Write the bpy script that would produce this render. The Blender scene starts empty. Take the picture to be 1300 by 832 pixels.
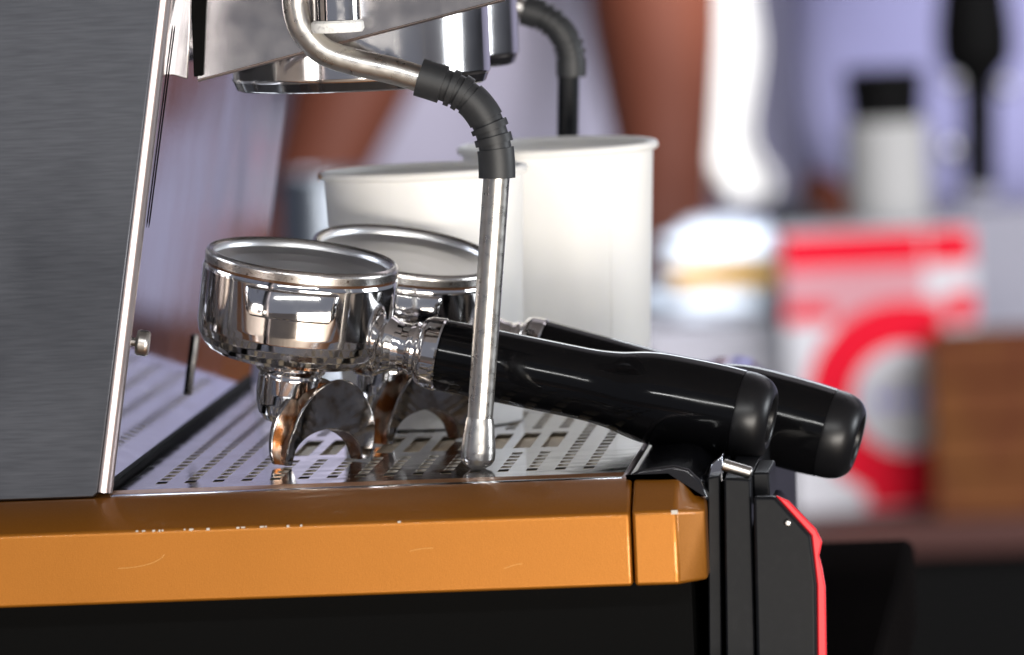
import bpy, bmesh, math, random
from mathutils import Vector, Matrix, Euler
random.seed(7)
R = math.radians
S = bpy.context.scene
COL = S.collection

# ------------------------------------------------------------------ camera
FPX = 11500.0                                     # focal length in photograph pixels (1300 wide)
CAM = Vector((0.35820, -3.17119, 0.27236))
RT = Vector((0.99671151, 0.06921573, -0.04213491))
FW = Vector((-0.07203427, 0.99497613, -0.06952391))
UP = Vector((0.03711108, 0.07233044, 0.99669006))
cd = bpy.data.cameras.new('camera'); cam = bpy.data.objects.new('camera', cd); COL.objects.link(cam)
cd.sensor_width = 36.0; cd.lens = FPX / 1300 * 36
cd.clip_start = 0.05; cd.clip_end = 200
m = Matrix.Identity(4)
for i in range(3):
    m[i][0], m[i][1], m[i][2], m[i][3] = RT[i], UP[i], -FW[i], CAM[i]
cam.matrix_world = m
cd.dof.use_dof = True; cd.dof.focus_distance = 3.20; cd.dof.aperture_fstop = 13.5; cd.dof.aperture_blades = 0
S.camera = cam

# ------------------------------------------------------------------ light
w = bpy.data.worlds.new('World'); S.world = w; w.use_nodes = True
bg = w.node_tree.nodes['Background']
bg.inputs['Color'].default_value = (0.62, 0.66, 0.80, 1); bg.inputs['Strength'].default_value = 0.32

def area(name, loc, target, sx, sy, power, color):
    l = bpy.data.lights.new(name, 'AREA'); l.shape = 'RECTANGLE'; l.size = sx; l.size_y = sy
    l.energy = power; l.color = color
    o = bpy.data.objects.new(name, l); COL.objects.link(o); o.location = loc
    o.rotation_euler = (Vector(target) - Vector(loc)).to_track_quat('-Z', 'Y').to_euler()
    return o
area('ground_daylight', (1.4, -3.1, -0.58), (0.1, 0.0, 0.0), 2.2, 0.8, 138, (1.0, 0.94, 0.86))     # sunlit paving before the stall
area('strip_lamp', (0.4, -2.7, 1.22), (0.1, 0.0, 0.0), 2.4, 0.07, 30, (1.0, 1.0, 0.98))            # strip lamp added for the bright line along the handles
area('side_daylight', (4.2, 0.6, 0.5), (0.1, 0.2, 0.05), 1.6, 1.0, 70, (0.90, 0.95, 1.0))
area('stall_daylight', (1.6, 1.5, 0.95), (0.0, 4.4, -0.1), 2.0, 0.7, 170, (0.97, 0.96, 1.0))
area('back_daylight', (-0.2, 3.2, 1.15), (0.1, 0.1, 0.0), 2.2, 0.4, 20, (0.88, 0.94, 1.0))
def beam(loc, target, power, deg, color):                # spots added to brighten the towel and the wrapped packs
    l = bpy.data.lights.new('accent_spot', 'SPOT'); l.energy = power; l.spot_size = R(deg); l.spot_blend = 0.6; l.shadow_soft_size = 0.06; l.color = color
    o = bpy.data.objects.new('accent_spot', l); COL.objects.link(o); o.location = loc
    o.rotation_euler = (Vector(target) - Vector(loc)).to_track_quat('-Z', 'Y').to_euler()
beam((0.70, 2.6, 0.95), (-0.007, 4.42, -0.03), 480, 8, (1.0, 0.98, 0.95))
beam((0.15, 2.3, 0.95), (0.005, 3.70, -0.17), 170, 6.5, (0.80, 0.90, 1.0))
S.view_settings.view_transform = 'Standard'; S.view_settings.look = 'None'
S.view_settings.exposure = 0; S.view_settings.gamma = 1; S.view_settings.use_curve_mapping = False
S.cycles.max_bounces = 10; S.cycles.glossy_bounces = 8; S.cycles.use_denoising = True
S.cycles.sample_clamp_indirect = 6

def at(px, py, **k):
    """photograph pixel -> world point on the plane X=, Y= or Z= given"""
    r = RT * ((px - 650) / FPX) + FW - UP * ((py - 416) / FPX)
    a, v = list(k.items())[0]; i = 'XYZ'.index(a)
    return CAM + r * ((v - CAM[i]) / r[i])

# ------------------------------------------------------------------ materials
MAT = {}
def mat(name, base, rough=0.5, metal=0.0, coat=0.0, spec=0.5, noise=None, bump=None, rvar=None, sheen=0, aniso=0, trans=0, sss=0):
    """noise=(scale, colour2, lo, hi, stretch)  bump=(scale, strength, stretch)  rvar=(scale, lo, hi)"""
    mt = bpy.data.materials.new(name); mt.use_nodes = True; MAT[name] = mt
    nt = mt.node_tree; N = nt.nodes; L = nt.links; b = N['Principled BSDF']
    b.inputs['Base Color'].default_value = (*base, 1); b.inputs['Roughness'].default_value = rough
    b.inputs['Metallic'].default_value = metal; b.inputs['Coat Weight'].default_value = coat
    b.inputs['Coat Roughness'].default_value = 0.05
    b.inputs['Specular IOR Level'].default_value = spec; b.inputs['Sheen Weight'].default_value = sheen
    b.inputs['Anisotropic'].default_value = aniso; b.inputs['Transmission Weight'].default_value = trans
    if sss:
        b.inputs['Subsurface Weight'].default_value = sss; b.inputs['Subsurface Radius'].default_value = (0.004, 0.004, 0.003)
    tc = N.new('ShaderNodeTexCoord')
    def tex(scale, stretch, detail=4.0):
        mp = N.new('ShaderNodeMapping'); mp.inputs['Scale'].default_value = stretch
        L.new(tc.outputs['Object'], mp.inputs['Vector'])
        t = N.new('ShaderNodeTexNoise'); t.inputs['Scale'].default_value = scale; t.inputs['Detail'].default_value = detail
        L.new(mp.outputs['Vector'], t.inputs['Vector']); return t
    if noise:
        sc, c2, lo, hi, st = noise
        t = tex(sc, st); cr = N.new('ShaderNodeValToRGB')
        cr.color_ramp.elements[0].position = lo; cr.color_ramp.elements[1].position = hi
        cr.color_ramp.elements[0].color = (*base, 1); cr.color_ramp.elements[1].color = (*c2, 1)
        L.new(t.outputs['Fac'], cr.inputs['Fac']); L.new(cr.outputs['Color'], b.inputs['Base Color'])
    if rvar:
        sc, lo, hi = rvar
        t = tex(sc, (1, 1, 1)); mr = N.new('ShaderNodeMapRange')
        mr.inputs['From Min'].default_value = 0.35; mr.inputs['From Max'].default_value = 0.7
        mr.inputs['To Min'].default_value = lo; mr.inputs['To Max'].default_value = hi
        L.new(t.outputs['Fac'], mr.inputs['Value']); L.new(mr.outputs['Result'], b.inputs['Roughness'])
    if bump:
        sc, strg, st = bump
        t = tex(sc, st, 3.0); bp = N.new('ShaderNodeBump'); bp.inputs['Strength'].default_value = strg
        bp.inputs['Distance'].default_value = 0.0005
        L.new(t.outputs['Fac'], bp.inputs['Height']); L.new(bp.outputs['Normal'], b.inputs['Normal'])
    return mt
one = (1, 1, 1)
mat('chrome', (0.80, 0.78, 0.765), 0.07, 1.0, rvar=(160, 0.05, 0.11), bump=(60, 0.05, one))
mat('spout_steel', (0.36, 0.34, 0.33), 0.11, 1.0, rvar=(200, 0.09, 0.20), noise=(220, (0.22, 0.165, 0.12), 0.50, 0.72, one))
mat('canister_steel', (0.30, 0.34, 0.40), 0.35, 1.0)
mat('bell_chrome', (0.74, 0.72, 0.71), 0.13, 1.0, rvar=(40, 0.10, 0.16))
mat('wand_steel', (0.62, 0.595, 0.56), 0.30, 1.0, rvar=(300, 0.26, 0.36))
mat('basket_steel', (0.78, 0.78, 0.79), 0.36, 1.0)
mat('rim_steel', (0.66, 0.63, 0.60), 0.25, 1.0, noise=(900, (0.16, 0.10, 0.06), 0.58, 0.72, one))
mat('mirror_steel', (0.72, 0.73, 0.78), 0.07, 1.0, rvar=(12, 0.05, 0.09))
mat('tray_steel', (0.63, 0.63, 0.645), 0.09, 1.0, rvar=(70, 0.05, 0.17), noise=(700, (0.40, 0.36, 0.33), 0.66, 0.78, one))
mat('brushed_steel', (0.060, 0.064, 0.075), 0.42, 1.0, rvar=(9, 0.33, 0.52), noise=(1100, (0.082, 0.087, 0.101), 0.28, 0.78, (0.07, 1, 1)), bump=(1500, 0.05, (0.04, 1, 1)))
mat('dull_steel', (0.40, 0.385, 0.395), 0.22, 1.0, rvar=(60, 0.18, 0.26), noise=(900, (0.48, 0.465, 0.47), 0.62, 0.80, one))
mat('edge_steel', (0.46, 0.40, 0.40), 0.34, 1.0)
mat('gold_paint', (0.315, 0.108, 0.0065), 0.36, 0.55, coat=0.2, noise=(2500, (0.39, 0.142, 0.012), 0.35, 0.75, one), bump=(2600, 0.10, one), rvar=(25, 0.35, 0.39))
mat('scratch_gold', (0.62, 0.36, 0.12), 0.5)
mat('chipped', (0.50, 0.46, 0.40), 0.6)
mat('handle_black', (0.003, 0.003, 0.0035), 0.10, spec=0.24, rvar=(120, 0.07, 0.14))
mat('cap_black', (0.006, 0.006, 0.007), 0.34, spec=0.35)
mat('rubber', (0.016, 0.017, 0.019), 0.50, bump=(900, 0.08, one))
mat('plastic_black', (0.005, 0.0055, 0.007), 0.45, spec=0.15, noise=(300, (0.008, 0.0085, 0.010), 0.5, 0.8, one))
mat('gloss_black', (0.008, 0.008, 0.010), 0.12, coat=0.5)
mat('void_black', (0.002, 0.002, 0.002), 0.7, spec=0.05)
mat('red_plastic', (0.70, 0.02, 0.03), 0.35)
mat('pan_beige', (0.80, 0.68, 0.50), 0.55, noise=(260, (0.55, 0.42, 0.28), 0.55, 0.8, one))
mat('paper_white', (0.89, 0.875, 0.845), 0.48, sss=0.15, bump=(500, 0.05, one), noise=(40, (0.86, 0.85, 0.835), 0.4, 0.7, one))
mat('coffee_stain', (0.46, 0.36, 0.28), 0.22, 0.85, noise=(130, (0.20, 0.065, 0.014), 0.40, 0.56, one))
mat('coffee_drip', (0.42, 0.20, 0.05), 0.5)
mat('coffee', (0.06, 0.025, 0.01), 0.25)
mat('frosted', (0.80, 0.80, 0.78), 0.55, noise=(700, (0.5, 0.5, 0.5), 0.5, 0.75, one), bump=(600, 0.5, one))
mat('shirt_pale', (0.50, 0.48, 0.61), 0.85, sheen=0.2, bump=(400, 0.3, one))
mat('shirt_violet', (0.27, 0.27, 0.47), 0.85, sheen=0.2, bump=(400, 0.3, one))
mat('skin', (0.115, 0.034, 0.019), 0.6, spec=0.2, sss=0.1)
mat('trousers', (0.02, 0.022, 0.03), 0.8)
mat('hair', (0.012, 0.010, 0.009), 0.5)
mat('box_red', (0.42, 0.004, 0.016), 0.8, spec=0.1)
mat('box_white', (0.36, 0.36, 0.38), 0.8, spec=0.1)
mat('box_pink', (0.34, 0.16, 0.18), 0.8, spec=0.1)
mat('print_blue', (0.10, 0.10, 0.42), 0.5)
mat('wood_box', (0.088, 0.032, 0.009), 0.7, spec=0.1, noise=(30, (0.055, 0.012, 0.006), 0.4, 0.65, (1, 1, 0.3)))
mat('wood_table', (0.045, 0.018, 0.015), 0.6, spec=0.15, noise=(20, (0.04, 0.017, 0.014), 0.4, 0.65, (0.2, 1, 1)))
mat('tray_tan', (0.50, 0.28, 0.06), 0.5)
mat('poly_white', (0.82, 0.89, 0.98), 0.18, bump=(35, 1.0, one))
mat('crate_grey', (0.30, 0.29, 0.32), 0.5)
mat('jar_grey', (0.25, 0.25, 0.245), 0.6, spec=0.2)
mat('tower_grey', (0.19, 0.19, 0.225), 0.5, spec=0.2)
mat('tarp_lilac', (0.40, 0.39, 0.54), 0.8)
mat('cloth_white', (0.85, 0.85, 0.84), 0.8)
mat('counter_black', (0.008, 0.007, 0.007), 0.7, spec=0.0)
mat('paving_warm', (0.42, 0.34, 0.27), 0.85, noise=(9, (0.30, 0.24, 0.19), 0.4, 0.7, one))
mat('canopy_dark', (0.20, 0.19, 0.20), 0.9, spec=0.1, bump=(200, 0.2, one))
mat('ground_dark', (0.02, 0.018, 0.017), 0.9, spec=0.1, noise=(6, (0.03, 0.027, 0.025), 0.4, 0.7, one))  # dark tone carries the shade below the tables

# ------------------------------------------------------------------ helpers
def tag(o, label=None, cat=None, group=None, kind=None):
    if label: o['label'] = label
    if cat: o['category'] = cat
    if group: o['group'] = group
    if kind: o['kind'] = kind
    return o
def thing(name, label, cat, loc=(0, 0, 0), rot=(0, 0, 0), group=None):
    o = bpy.data.objects.new(name, None); COL.objects.link(o); o.empty_display_size = 0.02
    o.location = loc; o.rotation_euler = rot
    return tag(o, label, cat, group)
def mx(o):
    return Matrix.LocRotScale(o.location, o.rotation_euler, o.scale)
def obj(name, bm, material, parent=None, world=False, smooth=40, bevel=0, seg=2):
    """link a bmesh as one object; world=True: vertices are in world space, parent's frame is undone"""
    if world and parent is not None:
        M = mx(parent)
        if parent.parent is not None: M = mx(parent.parent) @ M
        bm.transform(M.inverted())
    bmesh.ops.recalc_face_normals(bm, faces=bm.faces[:])
    me = bpy.data.meshes.new(name); bm.to_mesh(me); bm.free()
    me.materials.append(MAT[material] if isinstance(material, str) else material)
    if smooth:
        for p in me.polygons: p.use_smooth = True
        me.set_sharp_from_angle(angle=R(smooth))
    o = bpy.data.objects.new(name, me); COL.objects.link(o)
    if parent is not None: o.parent = parent
    if bevel:
        b = o.modifiers.new('bevel', 'BEVEL'); b.width = bevel; b.segments = seg; b.limit_method = 'ANGLE'; b.angle_limit = R(30)
        b.harden_normals = False
    return o
def box(bm, x0, x1, y0, y1, z0, z1):
    v = [bm.verts.new(p) for p in ((x0, y0, z0), (x1, y0, z0), (x1, y1, z0), (x0, y1, z0), (x0, y0, z1), (x1, y0, z1), (x1, y1, z1), (x0, y1, z1))]
    for f in ((0, 3, 2, 1), (4, 5, 6, 7), (0, 1, 5, 4), (1, 2, 6, 5), (2, 3, 7, 6), (3, 0, 4, 7)): bm.faces.new([v[i] for i in f])
    return v
def boxb(*a):
    bm = bmesh.new(); box(bm, *a); return bm
def lathe(prof, n=64, M=None, bm=None):
    """prof: list of (r, z) about local Z, closed at the ends where r=0"""
    bm = bm or bmesh.new(); rings = []
    pr = [prof[0]]
    for a, b in zip(prof, prof[1:]):                # support rings keep the shading of long straight runs flat
        l = math.hypot(b[0] - a[0], b[1] - a[1])
        if l > 0.0025:
            e = min(0.0005, l * 0.12) / l
            pr += [(a[0] + (b[0] - a[0]) * e, a[1] + (b[1] - a[1]) * e), (b[0] + (a[0] - b[0]) * e, b[1] + (a[1] - b[1]) * e)]
        pr.append(b)
    for r, z in pr:
        if r < 1e-7: rings.append([bm.verts.new((0, 0, z))])
        else: rings.append([bm.verts.new((r * math.cos(2 * math.pi * k / n), r * math.sin(2 * math.pi * k / n), z)) for k in range(n)])
    for a, b in zip(rings, rings[1:]):
        for k in range(n):
            k2 = (k + 1) % n
            if len(a) == 1 and len(b) == 1: continue
            if len(a) == 1: bm.faces.new((a[0], b[k], b[k2]))
            elif len(b) == 1: bm.faces.new((a[k], a[k2], b[0]))
            else: bm.faces.new((a[k], a[k2], b[k2], b[k]))
    if M is not None: bmesh.ops.transform(bm, matrix=M, verts=[v for ring in rings for v in ring])
    return bm
def axis(p, d):
    """matrix taking local Z to direction d at p"""
    return Matrix.Translation(p) @ Vector(d).to_track_quat('Z', 'Y').to_matrix().to_4x4()
def tube(pts, rad, n=24, bm=None, caps=True):
    bm = bm or bmesh.new(); pts = [Vector(p) for p in pts]; rings = []
    rad = rad if isinstance(rad, (list, tuple)) else [rad] * len(pts)
    t0 = (pts[1] - pts[0]).normalized(); u = t0.orthogonal().normalized()
    for i, p in enumerate(pts):
        a = pts[max(i - 1, 0)]; b = pts[min(i + 1, len(pts) - 1)]; t = (b - a).normalized()
        u = (u - t * u.dot(t)).normalized(); v = t.cross(u)
        rings.append([bm.verts.new(p + (u * math.cos(2 * math.pi * k / n) + v * math.sin(2 * math.pi * k / n)) * rad[i]) for k in range(n)])
    for a, b in zip(rings, rings[1:]):
        for k in range(n): bm.faces.new((a[k], a[(k + 1) % n], b[(k + 1) % n], b[k]))
    if caps: bm.faces.new(rings[0]); bm.faces.new(rings[-1])
    return bm
def spline(pts, per=8):
    P = [Vector(p) for p in pts]; out = []
    for i in range(len(P) - 1):
        a, b, c, d = P[max(i - 1, 0)], P[i], P[i + 1], P[min(i + 2, len(P) - 1)]
        for k in range(per):
            t = k / per
            out.append(0.5 * ((2 * b) + (c - a) * t + (2 * a - 5 * b + 4 * c - d) * t * t + (3 * b - a - 3 * c + d) * t ** 3))
    out.append(P[-1]); return out
def prism(poly, vec, bm=None):
    """polygon (3D points) extruded along vec"""
    bm = bm or bmesh.new(); vec = Vector(vec)
    a = [bm.verts.new(p) for p in poly]; b = [bm.verts.new(Vector(p) + vec) for p in poly]; n = len(a)
    bm.faces.new(a); bm.faces.new(b)
    for k in range(n): bm.faces.new((a[k], a[(k + 1) % n], b[(k + 1) % n], b[k]))
    return bm
def px_prism(pix, Y, depth, bm=None):
    return prism([at(x, y, Y=Y) for x, y in pix], (0, depth, 0), bm)

GROUND = -1.02
COUNTER = -0.078
# ------------------------------------------------------------------ setting
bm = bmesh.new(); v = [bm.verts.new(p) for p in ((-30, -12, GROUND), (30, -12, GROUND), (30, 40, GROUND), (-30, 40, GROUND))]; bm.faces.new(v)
tag(obj('ground', bm, 'ground_dark', smooth=0), 'stall floor coloured dark to hold the shade below the tables', None, kind='structure')
bm = bmesh.new(); v = [bm.verts.new(p) for p in ((-30, -12, GROUND + 0.004), (30, -12, GROUND + 0.004), (30, -0.75, GROUND + 0.004), (-30, -0.75, GROUND + 0.004))]; bm.faces.new(v)  # added ground sheet, tints what the chrome mirrors
tag(obj('paving', bm, 'paving_warm', smooth=0), 'warm beige paving added in front of the stall for reflections', None, kind='structure')
# unseen canopy on four posts, added to darken the light from above
t = thing('shade_canopy', 'added dark canvas canopy on posts, shading the machine and the people', 'canopy', (0, 1.4, GROUND))
bm = bmesh.new(); n = 24; pv = None
for k in range(n + 1):
    x = -3.2 + 6.4 * k / n; z = 2.52 - 0.30 * abs(x) / 3.2 + 0.012 * math.sin(k * 2.1)
    cur = [bm.verts.new(p) for p in ((x, -2.9, z), (x, 5.0, z), (x, 5.0, z + 0.004), (x, -2.9, z + 0.004))]
    if pv:
        for q in range(4): bm.faces.new((pv[q], pv[(q + 1) % 4], cur[(q + 1) % 4], cur[q]))
    pv = cur
obj('canopy_sheet', bm, 'canopy_dark', t)
for x in (-3.15, 3.15):
    for y in (-2.85, 4.95): obj('post', tube([(x, y, 0.001), (x, y, 2.22)], 0.02, 16), 'jar_grey', t)
# counter the machine stands on
t = thing('counter', 'black counter that the gold espresso machine stands on', 'counter', (0, 0, COUNTER - 0.04))
obj('counter_top', boxb(-0.9, 0.252, -0.11, 0.52, 0, 0.04), 'counter_black', t, bevel=0.004)
for x in (-0.85, 0.22):
    for y in (-0.07, 0.46): obj('leg', boxb(x - 0.03, x + 0.03, y - 0.03, y + 0.03, GROUND - (COUNTER - 0.04), -0.0005), 'counter_black', t, bevel=0.003)

# ================================================================== ESPRESSO MACHINE
mach = thing('espresso_machine', 'gold and steel espresso machine with twin groups and steam wands', 'espresso machine', (0, 0, COUNTER))
MD = 0.46                                            # depth of the machine away from the camera
def part(name, bm, material, parent=mach, **k): return obj(name, bm, material, parent, world=True, **k)
YF = -0.072
# gold lower body: side panel with inward sloping shoulder
zc = [at(0, 681, Y=YF).z, at(800, 652, Y=YF).z]; zmid = sum(zc) / 2
ztop = at(450, 622, Y=-0.053).z
zbot = at(895, 741, Y=YF).z
xj = at(801, 650, Y=YF).x
def gold_panel(x0, x1):
    bm = bmesh.new()
    prof = [(YF, zbot), (YF, zmid), (-0.0535, ztop), (-0.02, ztop), (-0.02, zbot)]
    return prism([(x0, y, z) for y, z in prof], (x1 - x0, 0, 0), bm)
pan = part('side_panel', gold_panel(-0.42, xj - 0.0004), 'gold_paint', bevel=0.0012, seg=4)
# chipped paint along the shoulder edge
for cx in (172, 180, 193, 201, 205, 233, 240, 243, 262, 300, 306, 330, 336, 364, 381, 505):
    wv = random.uniform(2, 5); p = at(cx, 667, Y=YF); q = at(cx + wv, 667, Y=YF); h = random.uniform(0.0002, 0.0006)
    part('paint_chip', boxb(p.x, q.x, YF - 0.00012, YF + 0.0012, zmid - h, zmid + 0.00022), 'chipped', parent=pan, smooth=0)
for pts_ in ([(150, 722), (172, 720), (190, 716), (203, 710), (209, 704)], [(520, 700), (534, 697), (550, 696)], [(640, 722), (655, 717), (663, 716)]):
    part('scratch', tube(spline([at(x, y, Y=YF) for x, y in pts_], 5), 0.00007, 6), 'scratch_gold', parent=pan)
xb = at(858, 648, Y=YF).x; xc = at(895.5, 641, Y=-0.052).x
zb2 = at(862, 604, Y=-0.0535).z; zc2 = at(893, 634, Y=-0.048).z
bm = bmesh.new()
lo = [(xj + 0.0004, YF), (xb, YF), (xc, -0.058), (xc, -0.02), (xj + 0.0004, -0.02)]
v0 = [bm.verts.new((x, y, zbot)) for x, y in lo]
v1 = [bm.verts.new((x, y, z)) for (x, y), z in zip(lo, (zmid + 0.0003, zmid + 0.0003, zmid - 0.001, zmid - 0.001, zmid))]
up = [(xj + 0.0004, -0.0535, ztop), (at(860, 603, Y=-0.0535).x, -0.0535, ztop), (xc - 0.0004, -0.0475, zc2), (xc - 0.0004, -0.02, zc2), (xj + 0.0004, -0.02, ztop)]
v2 = [bm.verts.new(p) for p in up]
for a, b in ((v0, v1), (v1, v2)):
    for k in range(5): bm.faces.new((a[k], a[(k + 1) % 5], b[(k + 1) % 5], b[k]))
bm.faces.new(v0); bm.faces.new(v2)
post = part('corner_post', bm, 'gold_paint', bevel=0.0011, seg=4)
bm = bmesh.new(); box(bm, xb - 0.0016, xb + 0.0006, YF - 0.0001, YF + 0.001, zmid - 0.0008, zmid + 0.0006)
part('paint_chip', bm, 'chipped', parent=post, smooth=0)
part('front_skirt', boxb(xj - 0.02, xc - 0.001, -0.0195, MD + 0.03, zbot, zc2 - 0.004), 'gold_paint')
part('plinth', boxb(-0.40, xc - 0.006, -0.052, MD + 0.02, COUNTER, zbot - 0.0005), 'void_black')
# drip pan under the grate
part('drip_pan', boxb(-0.02, 0.172, -0.019, MD, -0.012, -0.0018), 'pan_beige', smooth=0)

# black rail along the front of the tray
xr0 = 0.1705
rail = [(xr0, -0.004), (xr0, 0.0015), (xr0 + 0.004, 0.0035), (xr0 + 0.016, 0.0045), (xr0 + 0.021, 0.0030), (xr0 + 0.025, -0.0010), (xr0 + 0.0272, -0.0065), (xr0 + 0.0272, -0.0085), (xr0 + 0.0135, ztop + 0.0008), (xr0, ztop + 0.0008)]
bm = prism([(x, -0.0525, z) for x, z in rail], (0, MD + 0.05, 0))
part('front_rail', bm, 'gloss_black', bevel=0.0012, seg=3)

# slanted steel cheek on the near side
def pp(x, y, Y=-0.052): return at(x, y, Y=Y)
bm = px_prism([(-420, -260), (236, -260), (125, 626), (119, 632.5), (-420, 652)], -0.052, 0.011)
chk = part('side_cheek', bm, 'brushed_steel', bevel=0.0008, seg=2)
# polished rolled edge along the cheek
e0 = pp(232, -260) + Vector((0.0008, 0.0042, 0)); e1 = pp(124.5, 627) + Vector((0.0008, 0.0042, 0.0004))
part('rolled_edge', tube([e0 + (e1 - e0) * k / 6 for k in range(7)], 0.0038, 20), 'edge_steel', parent=chk)

# leaning polished backsplash
b0 = Vector((-0.0135, -0.040, 0.0005)); lean = math.tan(R(10.0))
HT = 0.30; BY = -0.0035
def sheet(y0, y1, z0, z1, off, th):
    x = lambda z: b0.x + z * lean + off - y0 * BY
    return prism([(x(z0), y0, z0), (x(z1), y0, z1), (x(z1) - th, y0, z1), (x(z0) - th, y0, z0)], (-(y1 - y0) * BY, y1 - y0, 0))
def on_splash(px, py):
    Y = 0.1
    for _ in range(60):                             # pixel -> point on the leaning sheet
        p = at(px, py, X=b0.x + at(px, py, Y=Y).z * lean - Y * BY); Y = 0.5 * Y + 0.5 * max(-0.03, min(0.44, p.y))
    z = at(px, py, Y=Y).z
    return Vector((b0.x + z * lean - Y * BY, Y, z))
spl = part('backsplash', sheet(-0.030, MD, 0.0004, HT, 0, 0.0015), 'mirror_steel', smooth=0)
part('seam_gap', sheet(-0.036, MD, -0.004, 0.0030, 0.0012, 0.0022), 'void_black', parent=spl, smooth=0)
# thin upright sheet edge and standing bead on the backsplash
for pa_, pb_, r_, mname in (((222, 32), (186, 290), 0.00028, 'void_black'), ((250, 424), (238, 503), 0.0010, 'wand_steel'), ((246, 424), (234, 503), 0.0004, 'void_black')):
    a = on_splash(*pa_); b = on_splash(*pb_); a.y = b.y = (a.y + b.y) / 2
    a.x = b0.x + a.z * lean - a.y * BY + 0.0004; b.x = b0.x + b.z * lean - b.y * BY + 0.0004
    part('upright_bead', tube([a, a.lerp(b, 0.03), a.lerp(b, 0.5), a.lerp(b, 0.97), b], [r_ * .4, r_, r_, r_, r_ * .4], 12), mname, parent=spl)
# thumb screw
sx = on_splash(162, 433)
part('thumb_screw', lathe([(0, 0), (0.0016, 0), (0.0016, 0.003), (0.0042, 0.0032), (0.0046, 0.0040), (0.0046, 0.0068), (0.0040, 0.0076), (0, 0.0078)], 24, axis(sx, (1, 0, -lean))), 'wand_steel', parent=spl)
# inner box behind the backsplash and far cheek
part('rear_housing', prism([(-0.30, -0.038, -0.004), (-0.024, -0.038, -0.004), (0.030, -0.038, HT), (-0.30, -0.038, HT)], (0, MD + 0.034, 0)), 'dull_steel', smooth=0)
bm = prism([Vector((p[0], MD + 0.002, p[1])) for p in ((-0.30, -0.004), (-0.013, -0.004), (0.040, HT), (-0.30, HT))], (0, 0.010, 0))
part('far_cheek', bm, 'brushed_steel', bevel=0.0008)
# upper head above the groups
part('upper_head', boxb(-0.30, 0.125, -0.036, MD, 0.186, 0.36), 'dull_steel', bevel=0.004, seg=3)
# small face plate and bracket beside the cheek
bm = px_prism([(196, -60), (246, -60), (238, 101), (200, 90)], 0.010, 0.0015); part('face_plate', bm, 'dull_steel', bevel=0.0004)
bm = px_prism([(199, 66), (209, 65), (207, 97), (196, 99)], -0.036, 0.004); part('bracket', bm, 'coffee_stain', bevel=0.0004)
bm = px_prism([(240, -60), (264, -60), (258, 96), (246, 98)], 0.030, 0.002); part('gap_shade_strip', bm, 'void_black', bevel=0.0004)  # black strip put in as the shade of the gap

# two brewing groups
def group_parts(dy):
    c = at(457, 60, Y=0.088); c.y += dy
    zb = at(452, 117.5, Y=0.041).z; r = 0.0468; T = Matrix.Translation((c.x, c.y, 0))
    bell = part('group_bell', lathe([(r - 0.004, 0.188), (r, 0.184), (r, zb + 0.0045), (r - 0.0006, zb + 0.0035), (r - 0.02, zb + 0.003)], 96, T), 'bell_chrome')
    part('gasket_ring', lathe([(r - 0.0009, zb + 0.0048), (r - 0.0004, zb + 0.0042), (r - 0.0018, zb + 0.0006), (r - 0.0032, zb), (r - 0.016, zb), (r - 0.016, zb + 0.006)], 96, T), 'gloss_black', parent=bell)
    part('shower_screen', lathe([(0, zb + 0.004), (r - 0.0155, zb + 0.004), (r - 0.0155, zb + 0.005), (0, zb + 0.005)], 48, T), 'basket_steel', parent=bell)
    # sloped cover plate in front of the bell with its folded lower edge
    a = [at(x, y, Y=0.032) for x, y in ((263, -70), (250, 102), (640, -1), (655, -70))]
    a = [p + Vector((0, dy, 0)) for p in a]
    pl = part('cover_plate', prism(a, (0, 0.0012, 0)), 'dull_steel', bevel=0.0003)
    q0 = a[1] + Vector((0, 0.0025, 0.0004)); q1 = a[2] + Vector((0, 0.0025, 0.0004))
    part('folded_edge', tube([q0 + (q1 - q0) * k / 4 for k in range(5)], 0.0013, 12), 'edge_steel', parent=pl)
for dy in (0.0, 0.150): group_parts(dy)

# steam valve spindle above the near plate
c = at(428, 20, Y=0.014); zf = at(428, 41, Y=0.014).z; zk = at(428, 25, Y=0.014).z
part('valve_spindle', lathe([(0.0088, 0.185), (0.0088, zk), (0.0, zk)], 32, Matrix.Translation((c.x, c.y, 0))), 'chrome')
part('valve_collar', lathe([(0.0, zk - 0.0002), (0.0084, zk - 0.0002), (0.0093, zk - 0.001), (0.0095, zf + 0.0012), (0.0088, zf), (0, zf)], 40, Matrix.Translation((c.x, c.y, 0))), 'frosted')

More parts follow.
